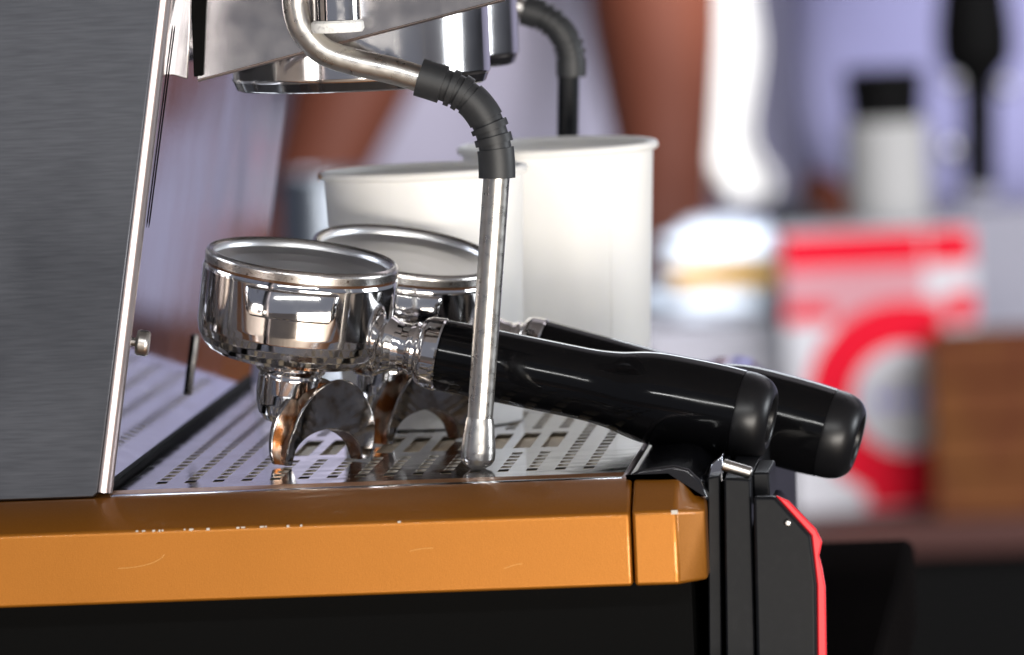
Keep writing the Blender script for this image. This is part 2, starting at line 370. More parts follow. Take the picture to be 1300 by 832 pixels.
# near steam wand
def wand(pipe, boot, lower, tipbot, Y, k, dark=False):
    s = 1 / (FPX / ((at(600, 300, Y=Y) - CAM).dot(FW)))     # metres per pixel at that depth
    pm = 'wand_steel' if not dark else 'plastic_black'
    P = [at(x, y, Y=Y) for x, y in pipe]
    wp = part('steam_pipe', tube(spline(P, 10), 17.3 * s * k, 32), 'wand_steel')
    B = spline([at(x, y, Y=Y) for x, y in boot], 16); n = len(B)
    rad = []
    for i in range(n):
        t = i / (n - 1)
        r = 23.6
        for lo, hi, rr in ((0, .20, 24.6), (.20, .245, 20.5), (.245, .285, 24.2), (.285, .325, 20.3), (.325, .37, 24.0), (.37, .41, 20.5), (.41, .60, 22.6), (.60, .635, 20.3), (.635, .68, 24.2), (.68, .72, 20.3), (.72, .765, 24.2), (.765, .80, 20.6), (.80, 1.01, 23.4)):
            if lo <= t < hi: r = rr
        rad.append(r * s * k)
    pts2, rad2 = [], []
    for i in range(n):                                   # square shoulders on the ribs
        if i and abs(rad[i] - rad[i - 1]) > 0.5 * s:
            pts2.append(B[i] + (B[i - 1] - B[i]) * 0.06); rad2.append(rad[i - 1])
        pts2.append(B[i]); rad2.append(rad[i])
    part('grip_boot', tube(pts2, rad2, 36), 'rubber', parent=wp, smooth=50)
    a = at(*lower[0], Y=Y); b = at(*lower[1], Y=Y)
    part('wand_tube', tube([a + (b - a) * i / 5 for i in range(6)], [16.8 * s * k, 16.8 * s * k, 16.6 * s * k, 16.6 * s * k, 16.4 * s * k, 16.4 * s * k], 36), pm, parent=wp)
    if tipbot:
        c = at(*tipbot, Y=Y); d = (c - b).length
        prof = [(0, -0.002), (17.2 * s, -0.002), (18.6 * s, 0.0002), (21.5 * s, d * 0.45), (22.2 * s, d * 0.62), (21.5 * s, d * 0.78), (18 * s, d * 0.89), (10 * s, d * 0.97), (7 * s, d), (0, d)]
        tip = part('wand_tip', lathe(prof, 40, axis(b, (c - b))), 'wand_steel', parent=wp)
    return wp
wand([(376, -60), (375.5, -20), (376, 10), (385, 38), (410, 65), (450, 79), (495, 89), (536, 101)],
     [(532, 98), (548, 103), (566, 109), (584, 117), (600, 129), (613, 145), (622, 163), (628, 184), (630.5, 205), (631, 226)],
     [(630.6, 222), (609, 538)], (606, 596), 0.016, 1.0)
wand([(560, -40), (600, -20), (640, 0), (668, 14)],
     [(664, 12), (680, 17), (694, 24), (708, 35), (717, 48), (723, 64), (725, 80), (725, 97)],
     [(722, 94), (716, 470)], None, 0.352, 0.80, dark=True)

# black front panels right of the gold corner and hinge pin
def fpanel(name, pix, Y, depth, mname='plastic_black', **k):
    return part(name, px_prism(pix, Y, depth), mname, **k)
zlow = 868
fpanel('front_board', [(898, 607), (914, 604), (917, zlow), (900, zlow)], -0.040, 0.40, bevel=0.0006)
fpanel('front_board', [(919, 607), (953, 609), (960, zlow), (922, zlow)], -0.046, 0.40, bevel=0.0008)
fpanel('hinge_block', [(955, 600), (977, 600), (978, 640), (956, 640)], -0.030, 0.05, bevel=0.0008)
fpanel('latch_plate', [(903, 590), (917, 578), (919, 612), (897, 612)], -0.030, 0.02, 'mirror_steel', bevel=0.0004)
h0 = at(917, 590, Y=-0.040); h1 = at(954, 601, Y=-0.040)
part('hinge_pin', tube([h0, h0 + (h1 - h0) * 0.04, h0 + (h1 - h0) * 0.96, h1], [0.0016, 0.0021, 0.0021, 0.0016], 20), 'wand_steel')

# ================================================================== DRIP GRATE
gr = thing('drip_grate', 'slotted polished steel drip grate under the portafilters', 'drip tray', (0.0775, 0.2, 0))
PITCH, SL, SW = 0.014, 0.0098, 0.0038
rows = [0.0101 * i for i in range(16)]
yend = 31
xc_, yc_ = {b0.x + 0.0022, 0.1675}, {-0.038, MD - 0.012}
for x in rows: xc_ |= {x - 0.0012, x, x + SW, x + SW + 0.0012}
for k in range(yend): yc_ |= {k * PITCH, k * PITCH + SL}
xs = sorted(round(x, 6) for x in xc_); ys = sorted(round(y, 6) for y in yc_)
def hole(x, y):
    for i, rx in enumerate(rows):
        if rx - 0.0012 < x < rx + SW + 0.0012:
            k = int(y / PITCH) if y > 0 else -1
            centre = 4 <= i <= 13
            if centre and 7 * PITCH < y < 11 * PITCH + SL: return True
            if not (rx < x < rx + SW): return False
            if k < 0 or k >= yend: return False
            if centre and k in (6, 12): return False
            return y - k * PITCH < SL
    return False
bm = bmesh.new(); vv = {}
def gv(i, j):
    if (i, j) not in vv: vv[(i, j)] = bm.verts.new((xs[i], ys[j], 0))
    return vv[(i, j)]
for i in range(len(xs) - 1):
    for j in range(len(ys) - 1):
        if hole((xs[i] + xs[i + 1]) / 2, (ys[j] + ys[j + 1]) / 2): continue
        bm.faces.new((gv(i, j), gv(i + 1, j), gv(i + 1, j + 1), gv(i, j + 1)))
pl = obj('grate_plate', bm, 'tray_steel', gr, world=True, smooth=0)
sm = pl.modifiers.new('solid', 'SOLIDIFY'); sm.thickness = 0.0007; sm.offset = -1
# rolled near lip and raised front edge
lip = [(-0.0379, 0.0), (-0.0402, 0.0004), (-0.0440, 0.0004), (-0.0480, -0.0003), (-0.0508, -0.0018), (-0.0522, -0.0040), (-0.0522, -0.0056), (-0.0500, -0.0056), (-0.0480, -0.0030), (-0.0379, -0.0011)]
obj('near_lip', prism([(b0.x + 0.003, y, z) for y, z in lip], (0.1690 - b0.x - 0.003, 0, 0)), 'tray_steel', gr, world=True, smooth=50)
obj('front_edge', prism([(0.1677, -0.046, -0.003), (0.1700, -0.046, -0.003), (0.1700, -0.046, 0.0012), (0.1690, -0.046, 0.0018), (0.1677, -0.046, 0.0004)], (0, MD + 0.030, 0)), 'edge_steel', gr, world=True, smooth=0, bevel=0.0003)

# ================================================================== PORTAFILTERS
def portafilter(name, label, rim, pitch, roll, yaw, arch_c, arch_ang, hdrop):
    t = thing(name, label, 'portafilter', rim, (R(roll), R(pitch), R(yaw)), 'portafilters resting on the drip grate')
    body = obj('filter_body', lathe([(0.0335, -0.0046), (0.0350, -0.0050), (0.0355, -0.0062), (0.0355, -0.0245), (0.03535, -0.0272), (0.0346, -0.0302), (0.0332, -0.0328), (0.0312, -0.0350), (0.0284, -0.0366), (0.0245, -0.0376), (0.0195, -0.0380), (0.0, -0.0381)], 128), 'chrome', t)
    obj('groove', lathe([(0.0338, -0.0038), (0.0346, -0.0040), (0.0346, -0.0052), (0.0338, -0.0053)], 96), 'coffee', body)
    obj('basket', lathe([(0.0300, -0.0260), (0.0308, -0.0235), (0.0312, -0.0025), (0.0318, -0.0008), (0.0326, -0.0002)], 96), 'basket_steel', t)
    obj('basket_floor', lathe([(0, -0.0068), (0.010, -0.0066), (0.020, -0.0058), (0.0270, -0.0044), (0.0309, -0.0026), (0.0309, -0.0090), (0, -0.0095)], 64), 'basket_steel', t)
    obj('basket_rim', lathe([(0.0318, -0.0010), (0.0326, 0.0), (0.0337, 0.0003), (0.0346, -0.0003), (0.0350, -0.0014), (0.0349, -0.0040), (0.0335, -0.0044)], 128), 'rim_steel', t)
    # lugs: curved bars standing proud of the wall
    for ang in (-89 - yaw, 91 - yaw):
        bm = bmesh.new(); nseg = 22; half = 27; inner, outer = 0.0349, 0.0384
        rows_ = []
        for i in range(nseg + 1):
            u = -1 + 2 * i / nseg; a = R(ang + u * half)
            drop = 0.0105 * math.sqrt(max(0, 1 - max(0, (abs(u) - 0.80) / 0.20) ** 2)); drop = max(drop, 0.004)
            zt, zb_ = -0.0070, -0.0070 - drop
            ro = outer if abs(u) < 0.97 else outer - 0.0012
            rows_.append([bm.verts.new((r * math.cos(a), r * math.sin(a), z)) for r, z in ((inner, zt), (ro - 0.0006, zt), (ro, zt - 0.0006), (ro, zb_ + 0.0008), (ro - 0.0010, zb_), (inner, zb_ - 0.0004))])
        for a_, b_ in zip(rows_, rows_[1:]):
            for q in range(6): bm.faces.new((a_[q], a_[(q + 1) % 6], b_[(q + 1) % 6], b_[q]))
        bm.faces.new(rows_[0]); bm.faces.new(rows_[-1])
        obj('lug', bm, 'chrome', t, smooth=50)
    # neck, collar and handle run along a slightly dropped axis
    d = Vector((math.cos(R(hdrop)), 0, -math.sin(R(hdrop)))); n0 = Vector((0.0225, 0, -0.0268))
    A = axis(n0, d)
    neck = obj('neck', lathe([(0.0, 0.001), (0.0128, 0.002), (0.0133, 0.006), (0.0124, 0.0095), (0.0105, 0.0125), (0.0092, 0.0150), (0.0087, 0.0175), (0.0088, 0.0200), (0.0096, 0.0212), (0.0100, 0.0222), (0.0096, 0.0232), (0.0100, 0.0240), (0.0, 0.0240)], 64, A), 'chrome', t)
    obj('neck_fillet', lathe([(0, 0.0), (0.0145, 0.004), (0.0150, 0.0065), (0.0140, 0.0085), (0.0120, 0.0102), (0.0095, 0.0112), (0, 0.0112)], 48, axis(n0 + Vector((0.0012, 0, 0.0015)), d + Vector((0, 0, 0.18)))), 'chrome', neck)
    obj('collar', lathe([(0.0, 0.0238), (0.0106, 0.0240), (0.0122, 0.0250), (0.0129, 0.0268), (0.0132, 0.0300), (0.0133, 0.0316), (0.0128, 0.0322), (0.0, 0.0322)], 64, A), 'chrome', t)
    hp = [(0, 0.0320), (0.0121, 0.0320), (0.0129, 0.0328), (0.0129, 0.040), (0.0129, 0.060), (0.0129, 0.078), (0.0130, 0.0830), (0.0133, 0.0870), (0.0141, 0.0925), (0.0156, 0.0985), (0.0165, 0.104), (0.0169, 0.112), (0.0169, 0.126), (0.0165, 0.1345), (0.0, 0.1345)]
    hp = [(a, 0.0320 + (b - 0.0320) * 1.075) for a, b in hp]
    body_ = spline([(a, b, 0) for a, b in hp[2:-1]], 6); hp = hp[:2] + [(q.x, q.y) for q in body_] + hp[-1:]
    h = obj('handle', lathe(hp, 96, A), 'handle_black', t)
    cap = [(0.0158, 0.0), (0.0163, 0.0006), (0.0163, 0.0030), (0.0159, 0.0058), (0.0150, 0.0084), (0.0136, 0.0104), (0.0118, 0.0118), (0.0102, 0.0123), (0.0092, 0.0120), (0.0084, 0.0108), (0.0080, 0.0070)]
    cap = [(q.x, q.y) for q in spline([(a, b, 0) for a, b in cap], 4)]
    obj('end_cap', lathe([(0.0, 0.0)] + cap + [(0.0, 0.0070)], 64, A @ Matrix.Translation((0, 0, 0.1418))), 'cap_black', h)
    # spout: threaded ring and rounded hub on the filter axis
    obj('spout_ring', lathe([(0.0, -0.0370), (0.0126, -0.0374), (0.0130, -0.0383), (0.0130, -0.0408), (0.0124, -0.0422), (0.0112, -0.0428), (0.0, -0.0428)], 64), 'chrome', t)
    hub = obj('spout_hub', lathe([(0.0, -0.0426), (0.0112, -0.0426), (0.0117, -0.0440), (0.0117, -0.0500), (0.0113, -0.0540), (0.0100, -0.0580), (0.0078, -0.0605), (0.0, -0.0618)], 64), 'chrome', t)
    # open twin gutter: two leaf walls and the arched floor between them (laid out in world directions)
    a = R(arch_ang); sdir = Vector((math.cos(a), math.sin(a), 0)); nd = Vector((math.sin(a), -math.cos(a), 0)); c0 = Vector(arch_c)
    ext = spline([(-0.0178, 0, 0.0006), (-0.0182, 0, 0.006), (-0.0160, 0, 0.0135), (-0.0120, 0, 0.0205), (-0.0060, 0, 0.0265), (0.0010, 0, 0.0298), (0.0070, 0, 0.0296), (0.0120, 0, 0.0260), (0.0160, 0, 0.0195), (0.0180, 0, 0.0115), (0.0178, 0, 0.0050), (0.0165, 0, 0.0004)], 4)
    nI = 24
    intr = [Vector((-0.0150 + 0.0292 * i / nI, 0, 0.0001 + 0.0122 * math.sqrt(max(0, 1 - ((i / nI) * 2 - 1) ** 2)) ** 0.9)) for i in range(nI + 1)]
    def wp(p, off): return c0 + sdir * p.x + nd * off + Vector((0, 0, p.z))
    wid = lambda z: 0.62 + 0.38 * min(1.0, max(0.0, z) / 0.014)          # the gutter narrows to its two lips
    sp = obj('spout', leaf_bm(ext, intr, wp, (0.0088, 0.0070), (0.0066, 0.0048), wid), 'spout_steel', t, world=True, smooth=45, bevel=0.0005)
    far = obj('far_wall', leaf_bm(ext, intr, wp, (-0.0070, -0.0088), (-0.0048, -0.0066), wid), 'spout_steel', sp, smooth=45, bevel=0.0005)
    far.data.transform(mx(t).inverted())
    bm = leaf_bm([q_.lerp(e_, 0.90) for q_, e_ in zip([intr[round(i * nI / (len(ext) - 1))] for i in range(len(ext))], ext)], intr, wp, (-0.0062, -0.0069), (-0.0040, -0.0047), wid)
    bm.transform(mx(t).inverted()); obj('stain_liner', bm, 'coffee_stain', sp, smooth=45)
    bm = bmesh.new(); rr = []
    for p in intr:
        q = Vector((p.x * 1.04, 0, p.z + 0.0018)); k = wid(p.z) * 0.0056
        rr.append([bm.verts.new(wp(x, o)) for x, o in ((p, k), (q, k), (q, -k), (p, -k))])
    for a_, b_ in zip(rr, rr[1:]):
        for q in range(4): bm.faces.new((a_[q], a_[(q + 1) % 4], b_[(q + 1) % 4], b_[q]))
    bm.faces.new(rr[0]); bm.faces.new(rr[-1]); bm.transform(mx(t).inverted())
    obj('gutter_floor', bm, 'coffee_stain', sp, smooth=60)
    # stained outlet between hub and gutter
    hb = mx(t) @ Vector((0.004, 0, -0.047)); g = c0 + Vector((-0.002, 0, 0.014))
    bm = tube([hb, hb + (g - hb) * 0.4, g], [0.0070, 0.0056, 0.0046], 24); bm.transform(mx(t).inverted())
    obj('outlet', bm, 'coffee_stain', sp)
    return t
def leaf_bm(ext, intr, wp, oe, oi, wid):
    bm = bmesh.new(); n = 40
    def samp(c, t):
        L = [0]
        for a, b in zip(c, c[1:]): L.append(L[-1] + (b - a).length)
        x = t * L[-1]
        for i in range(len(c) - 1):
            if x <= L[i + 1] + 1e-9: return c[i].lerp(c[i + 1], (x - L[i]) / max(1e-9, L[i + 1] - L[i]))
        return c[-1]
    st = []
    for i in range(n + 1):
        e = samp(ext, i / n); q = samp(intr, i / n)
        ke, ki = wid(e.z), wid(q.z)
        mid0, mid1 = (oe[0] * ke * 0.42 + oi[0] * ki * 0.58), (oe[1] * ke * 0.42 + oi[1] * ki * 0.58); m_ = (e + q) / 2
        st.append([bm.verts.new(p) for p in (wp(e, oe[0] * ke), wp(m_, mid0), wp(q, oi[0] * ki), wp(q, oi[1] * ki), wp(m_, mid1), wp(e, oe[1] * ke))])
    for a, b in zip(st, st[1:]):
        for k in range(6): bm.faces.new((a[k], a[(k + 1) % 6], b[(k + 1) % 6], b[k]))
    bm.faces.new(st[0]); bm.faces.new(st[-1])
    return bm
portafilter('portafilter', 'chrome portafilter with black handle lying nearest the gold side panel', at(384, 325, Y=0.068), 9.5, 4.6, -7.0, (0.0538, 0.0612, 0.0004), 36, 3.5)
portafilter('portafilter', 'chrome portafilter with black handle lying next to the paper cups', at(517, 318, Y=0.140), 12.5, 8.5, -7.0, (0.0835, 0.1365, 0.0004), 37, 4.3)

# ================================================================== PAPER CUPS AND PITCHER
def cup(label, base, r_rim, r_base, h, tilt=(0, 0, 0), drip=None, seam=-100):
    t = thing('paper_cup', label, 'cup', base, tilt, 'white paper cups on the drip grate')
    wl = obj('cup_wall', lathe([(0, 0.006), (r_base - 0.002, 0.006), (r_base - 0.001, 0.0004), (r_base, 0.0006), (r_rim, h - 0.002), (r_rim - 0.0006, h - 0.0008), (r_base - 0.0008, 0.0066), (0, 0.0066)], 96), 'paper_white', t)
    bm = bmesh.new(); prev = None                    # overlapped side seam
    sa = R(seam)
    for k in range(9):
        zz = 0.001 + (h - 0.0045) * k / 8; rr = r_base + (r_rim - r_base) * zz / h
        cur = [bm.verts.new(((rr + e) * math.cos(sa + da), (rr + e) * math.sin(sa + da), zz)) for da, e in ((-0.10, 0.00005), (-0.097, 0.00022), (0.0, 0.00022), (0.10, 0.00005))]
        if prev:
            for q in range(3): bm.faces.new((prev[q], prev[q + 1], cur[q + 1], cur[q]))
        prev = cur
    obj('side_seam', bm, 'paper_white', wl, smooth=30)
    prof = [(r_rim + 0.0004 + 0.0017 * math.cos(a), h - 0.0014 + 0.0017 * math.sin(a)) for a in [2 * math.pi * k / 12 for k in range(13)]]
    rim = obj('rolled_rim', lathe(prof, 96), 'paper_white', t)
    obj('coffee', lathe([(0, h * 0.72), (r_base + (r_rim - r_base) * 0.72 - 0.0006, h * 0.72)], 64), 'coffee', t)
    for a0, a1, zd in drip or ():
        bm = bmesh.new(); k0 = None
        for k in range(9):
            a = R(a0 + (a1 - a0) * k / 8); r1, r2 = r_rim + 0.0023, r_rim + 0.0008
            cur = [bm.verts.new((r1 * math.cos(a), r1 * math.sin(a), h - 0.0006)), bm.verts.new((r1 * math.cos(a), r1 * math.sin(a), h - 0.0006 - zd * math.sin(math.pi * (k + .5) / 9)))]
            if k0: bm.faces.new((k0[0], cur[0], cur[1], k0[1]))
            k0 = cur
        obj('coffee_drip', bm, 'coffee_drip', rim)
    return t
cup('white paper cup with a brown coffee drip at its rim, beside the steel pitcher', (0.0815, 0.224, 0.0), 0.0374, 0.0335, 0.0965, (0, 0, 0), [(170, 200, 0.003)])
cup('taller white paper cup standing farthest along the grate, in front of the rear wand', (0.1275, 0.292, 0.0), 0.0366, 0.0318, 0.1005, (R(1.0), R(0.3), 0), [(222, 246, 0.002)], seam=-48)
# ================================================================== BLACK UNIT WITH RED TRIM
t = thing('control_unit', 'black plastic unit with a red edge strip, standing before the machine front', 'device', (0.222, 0.0, COUNTER))
o = obj('case', px_prism([(956, 631), (984, 631), (1029, 680), (1036, 742), (1038, 900), (962, 900)], -0.050, 0.0075), 'plastic_black', t, world=True, bevel=0.0012, seg=3)
# keep the unit standing on the counter
for vtx in o.data.vertices:
    if vtx.co.z < 0: vtx.co.z = 0.0002
red = [(984, 629), (1001, 636), (1036, 672), (1044, 688), (1040, 706), (1044, 722), (1048, 745), (1051, 900), (1039, 900), (1037, 742), (1030, 680)]
o = obj('edge_strip', px_prism(red, -0.0468, 0.0030), 'red_plastic', t, world=True, bevel=0.0006)
for vtx in o.data.vertices:
    if vtx.co.z < 0: vtx.co.z = 0.0002
o = obj('rear_case', px_prism([(956, 668), (972, 668), (990, 690), (998, 742), (1006, 900), (962, 900)], -0.0424, 0.14), 'plastic_black', t, world=True, bevel=0.001)
for vtx in o.data.vertices:
    if vtx.co.z < 0: vtx.co.z = 0.0002
sc_ = at(1000, 664, Y=-0.0505)
obj('screw', lathe([(0, -0.001), (0.0012, -0.001), (0.0012, 0.0004), (0.0008, 0.0009), (0, 0.001)], 16, axis(sc_, (0, -1, 0))), 'wand_steel', t, world=True)

# ================================================================== BACKGROUND TABLE AND GOODS (about six metres from the camera)
TY = 3.60; K = 1.13
ztab = at(1100, 650, Y=TY).z
t = thing('back_table', 'dark brown wooden table behind the machine carrying the red box', 'table', (0.3, TY, ztab))
bm = boxb(-1.1, 0.5, -0.10, 0.42, -0.024, 0); obj('table_top', bm, 'wood_table', t, bevel=0.003)
obj('front_skirt', boxb(-1.08, 0.48, -0.085, -0.080, GROUND - ztab + 0.001, -0.0245), 'void_black', t)  # black sheet added as the darkness below the table
for x in (-1.05, 0.45):
    for y in (-0.05, 0.38): obj('leg', boxb(x - 0.03, x + 0.03, y - 0.025, y + 0.025, GROUND - ztab + 0.0005, -0.0225), 'wood_table', t, bevel=0.003)

pc = at(412, 300, Y=3.58); hp_ = at(412, 220, Y=3.58).z - ztab
t = thing('steel_canister', 'brushed steel canister on the table beyond the backsplash', 'canister', (pc.x, 3.58, ztab))
obj('canister_body', lathe([(0, 0.0005), (0.033, 0.0005), (0.035, 0.004), (0.035, hp_ - 0.004), (0.036, hp_ - 0.002), (0.036, hp_), (0.0335, hp_), (0.0335, 0.01), (0, 0.01)], 64), 'canister_steel', t)
obj('handle', tube(spline([(0.030, 0.02, hp_ - 0.02), (0.055, 0.03, hp_ - 0.022), (0.060, 0.034, hp_ - 0.06), (0.052, 0.03, hp_ - 0.11), (0.029, 0.02, hp_ - 0.115)], 6), 0.004, 12), 'basket_steel', t)

# red and white printed carton
x0, x1 = at(1000, 500, Y=TY).x, at(1180, 500, Y=TY).x; zt = at(1090, 293, Y=TY).z; H = zt - ztab; W = x1 - x0
t = thing('printed_carton', 'red and white printed carton with a round white emblem on the table', 'carton', ((x0 + x1) / 2, TY, ztab), (0, 0, R(6)))
c_ = obj('carton_body', boxb(-W / 2, W / 2 + 0.038, 0, 0.10, 0.0004, H), 'box_white', t, bevel=0.001)
def band(x0_, x1_, z0, z1, mname, nm='printed_band', off=0.0006): return obj(nm, boxb(x0_, x1_, -off, -0.00005, z0, z1), mname, c_, smooth=0)
pz = lambda y: at(1090, y, Y=TY).z - ztab
pxx = lambda x: at(x, 500, Y=TY).x - (x0 + x1) / 2
band(-W / 2, W / 2, pz(340), pz(296), 'box_red'); band(W / 2 + 0.002, W / 2 + 0.037, pz(340), pz(296), 'box_red')
band(-W / 2, W / 2, pz(382), pz(342), 'box_pink')
band(-W / 2, pxx(1062), pz(408), pz(384), 'box_red'); band(pxx(1064), W / 2 + 0.016, pz(420), pz(384), 'box_pink'); band(W / 2 + 0.017, W / 2 + 0.037, pz(415), pz(376), 'box_red')
# ring emblem
cz, cx = pz(510), pxx(1150); bm = bmesh.new()
def disc(r0, r1, y, mname, nm):
    bm = bmesh.new(); n = 64; prev = None; first = None
    for k in range(n + 1):
        a = 2 * math.pi * k / n; q = []
        for r in (r0, r1):
            x = cx + r * math.cos(a); z = cz + r * math.sin(a)
            x = min(max(x, -W / 2 + 0.0005), W / 2 + 0.012); z = max(z, 0.002); q.append(bm.verts.new((x, y, z)))
        if prev: bm.faces.new((prev[0], q[0], q[1], prev[1]))
        prev = q
    return obj(nm, bm, mname, c_, smooth=0)
disc(0.0407, 0.0746, -0.0009, 'box_red', 'emblem_ring'); disc(0.0005, 0.0402, -0.0012, 'box_white', 'emblem_disc')
band(pxx(1095), W / 2 + 0.010, 0.003, pz(588), 'box_red', off=0.0004)
for k, (dx, hh) in enumerate(((0, 0.011), (0.009, 0.008), (0.017, 0.011), (0.025, 0.008), (0.032, 0.010), (0.039, 0.008))):
    obj('emblem_stroke', boxb(pxx(1108) + dx, pxx(1108) + dx + 0.0048, -0.0016, -0.00125, pz(518), pz(518) + hh), 'print_blue', c_, smooth=0)

# pale jar with black lid behind the carton
jy = 3.76; jb = at(1130, 560, Y=jy); jx = at(1128, 250, Y=jy).x
jt = at(1128, 152, Y=jy).z; jl = at(1122, 88, Y=jy).z
t = thing('storage_jar', 'pale grey jar with a black flared lid behind the carton', 'jar', (jx, jy, ztab))
obj('jar_body', lathe([(0, 0.0005), (0.029, 0.0005), (0.0315, 0.004), (0.032, jt - ztab - 0.004), (0.029, jt - ztab), (0, jt - ztab)], 48), 'jar_grey', t)
obj('lid', lathe([(0, jt - ztab), (0.0277, jt - ztab), (0.031, jl - ztab - 0.002), (0.030, jl - ztab), (0, jl - ztab)], 48), 'void_black', t)

# black lever tap on a grey column
ly = 3.82; L = lambda x, y: at(x, y, Y=ly)
t = thing('lever_tap', 'black lever tap with chrome fittings on a grey column beside the jar', 'tap', (L(1245, 260).x, ly, ztab))
base = Vector((L(1245, 260).x, ly, ztab))
obj('column', boxb(-0.030, 0.060, -0.035, 0.035, 0.0005, L(1245, 262).z - ztab), 'tower_grey', t, bevel=0.006)
obj('knob', lathe([(0, -0.004), (0.015, -0.004), (0.029, 0.013), (0.030, 0.034), (0.026, 0.070), (0.015, 0.085), (0, 0.088)], 24, Matrix.Translation((L(1240, 98).x - base.x, 0, L(1240, 98).z - ztab))), 'void_black', t)
sh = obj('shaft', tube([L(1243, 240) - base, L(1243, 160) - base, L(1242, 75) - base], [0.013, 0.013, 0.0135], 24), 'void_black', t)
obj('shaft_collar', lathe([(0, 0), (0.013, 0), (0.015, 0.004), (0.015, 0.010), (0.012, 0.014), (0, 0.014)], 32, Matrix.Translation(L(1242, 258) - base)), 'tower_grey', t)
for (x, y, r) in ((1212, 105, 0.007), (1206, 190, 0.009), (1276, 110, 0.007)):
    p = L(x, y) - base + Vector((0, -0.01, 0))
    f_ = obj('fitting', lathe([(0, -r), (r * .7, -r * .7), (r, 0), (r * .7, r * .7), (0, r)], 24, Matrix.Translation(p)), 'basket_steel', t)

# wooden crate to the right
wx0, wx1 = at(1182, 500, Y=3.52).x, at(1345, 500, Y=3.52).x
ztw = at(1240, 424, Y=3.52).z
t = thing('wooden_crate', 'brown wooden crate standing in front of the lever tap', 'crate', ((wx0 + wx1) / 2, 3.52, ztab))
hw = (wx1 - wx0) / 2; hh = ztw - ztab
for k in range(4):
    z0 = 0.001 + k * hh / 4
    obj('plank', boxb(-hw, hw, 0, 0.012, z0, z0 + hh / 4 - 0.002), 'wood_box', t, bevel=0.001)
    obj('plank', boxb(-hw + 0.0002, hw - 0.0002, 0.066, 0.074, z0, z0 + hh / 4 - 0.002), 'wood_box', t, bevel=0.001)
for s in (-1, 1): obj('end_board', boxb(s * hw - (0.010 if s > 0 else 0), s * hw + (0.010 if s < 0 else 0), 0.0125, 0.0655, 0.001, hh - 0.002), 'wood_box', t, bevel=0.001)

# grey crate, plastic packs and tan tray stacked left of the carton
gx0, gx1 = at(815, 450, Y=3.66).x, at(1000, 450, Y=3.66).x; gz = at(900, 412, Y=3.66).z
t = thing('grey_crate', 'grey plastic crate under the wrapped packs', 'crate', ((gx0 + gx1) / 2, 3.66, ztab)); gw = (gx1 - gx0) / 2
obj('crate_body', boxb(-gw, gw - 0.002, 0, 0.14, 0.0005, gz - ztab - 0.012), 'crate_grey', t, bevel=0.004)
obj('crate_rim', boxb(-gw - 0.004, gw, -0.004, 0.144, gz - ztab - 0.0118, gz - ztab), 'crate_grey', t, bevel=0.002)
def pack(label, pxc, z0, hx, hz, seed, gname):
    rnd = random.Random(seed); bm = bmesh.new(); bmesh.ops.create_icosphere(bm, subdivisions=4, radius=1)
    ph = [rnd.uniform(0, 6.28) for _ in range(6)]
    for v in bm.verts:
        c = v.co.copy(); k = 1 + 0.10 * math.sin(4 * c.x + ph[0]) * math.cos(5 * c.y + ph[1]) + 0.07 * math.sin(9 * c.z + ph[2] + 3 * c.x) + 0.05 * math.sin(13 * c.x + ph[3]) * math.sin(11 * c.y + ph[4])
        sx_ = abs(c.x) ** 0.7 * (1 if c.x > 0 else -1)
        v.co = Vector((sx_ * hx * k, c.y * 0.055 * k, max(-1, c.z * 1.1) * hz * k))
    zmin = min(v.co.z for v in bm.verts)
    for v in bm.verts: v.co.z -= zmin
    o = obj('wrapped_pack', bm, 'poly_white', smooth=180); o.location = (at(pxc, 380, Y=3.72).x, 3.72, z0)
    return tag(o, label, 'pack', gname)
pk1 = pack('bluish white plastic pack between the grey crate and the tan tray', 912, gz + 0.0005, 0.060, 0.0135, 3, 'wrapped packs on the grey crate')
ztr = gz + max(v.co.z for v in pk1.data.vertices) * 0.97
t = thing('tan_tray', 'tan serving tray lying between two wrapped packs', 'tray', (at(935, 350, Y=3.72).x, 3.72, ztr))
obj('tray_floor', boxb(-0.045, 0.045, -0.06, 0.06, 0, 0.004), 'tray_tan', t, bevel=0.001)
for (a, b, c, d) in ((-0.045, 0.045, -0.06, -0.055), (-0.045, 0.045, 0.055, 0.06), (-0.045, -0.041, -0.0545, 0.0545), (0.041, 0.045, -0.0545, 0.0545)):
    obj('tray_edge', boxb(a, b, c, d, 0.0042, 0.016), 'tray_tan', t, bevel=0.0008)
pack('bright white plastic pack heaped on the tan tray', 918, ztr + 0.0045, 0.046, 0.0195, 8, 'wrapped packs on the grey crate')

# ================================================================== PEOPLE
def skin_mesh(name, verts, edges, material, parent, sub=2, root=0):
    me = bpy.data.meshes.new(name); me.from_pydata([v[0] for v in verts], edges, []); me.update()
    o = bpy.data.objects.new(name, me); COL.objects.link(o)
    s = o.modifiers.new('skin', 'SKIN'); s.use_smooth_shade = True
    for i, v in enumerate(verts):
        r = v[1]; r = (r, r) if not isinstance(r, tuple) else r
        me.skin_vertices[0].data[i].radius = r; me.skin_vertices[0].data[i].use_root = (i == root)
    ss = o.modifiers.new('sub', 'SUBSURF'); ss.levels = sub; ss.render_levels = sub
    dg = bpy.context.evaluated_depsgraph_get(); new = bpy.data.meshes.new_from_object(o.evaluated_get(dg))
    o.modifiers.clear(); old = o.data; o.data = new; bpy.data.meshes.remove(old); new.name = name
    new.materials.clear(); new.materials.append(MAT[material])
    for p in new.polygons: p.use_smooth = True
    if parent is not None: o.parent = parent
    return o
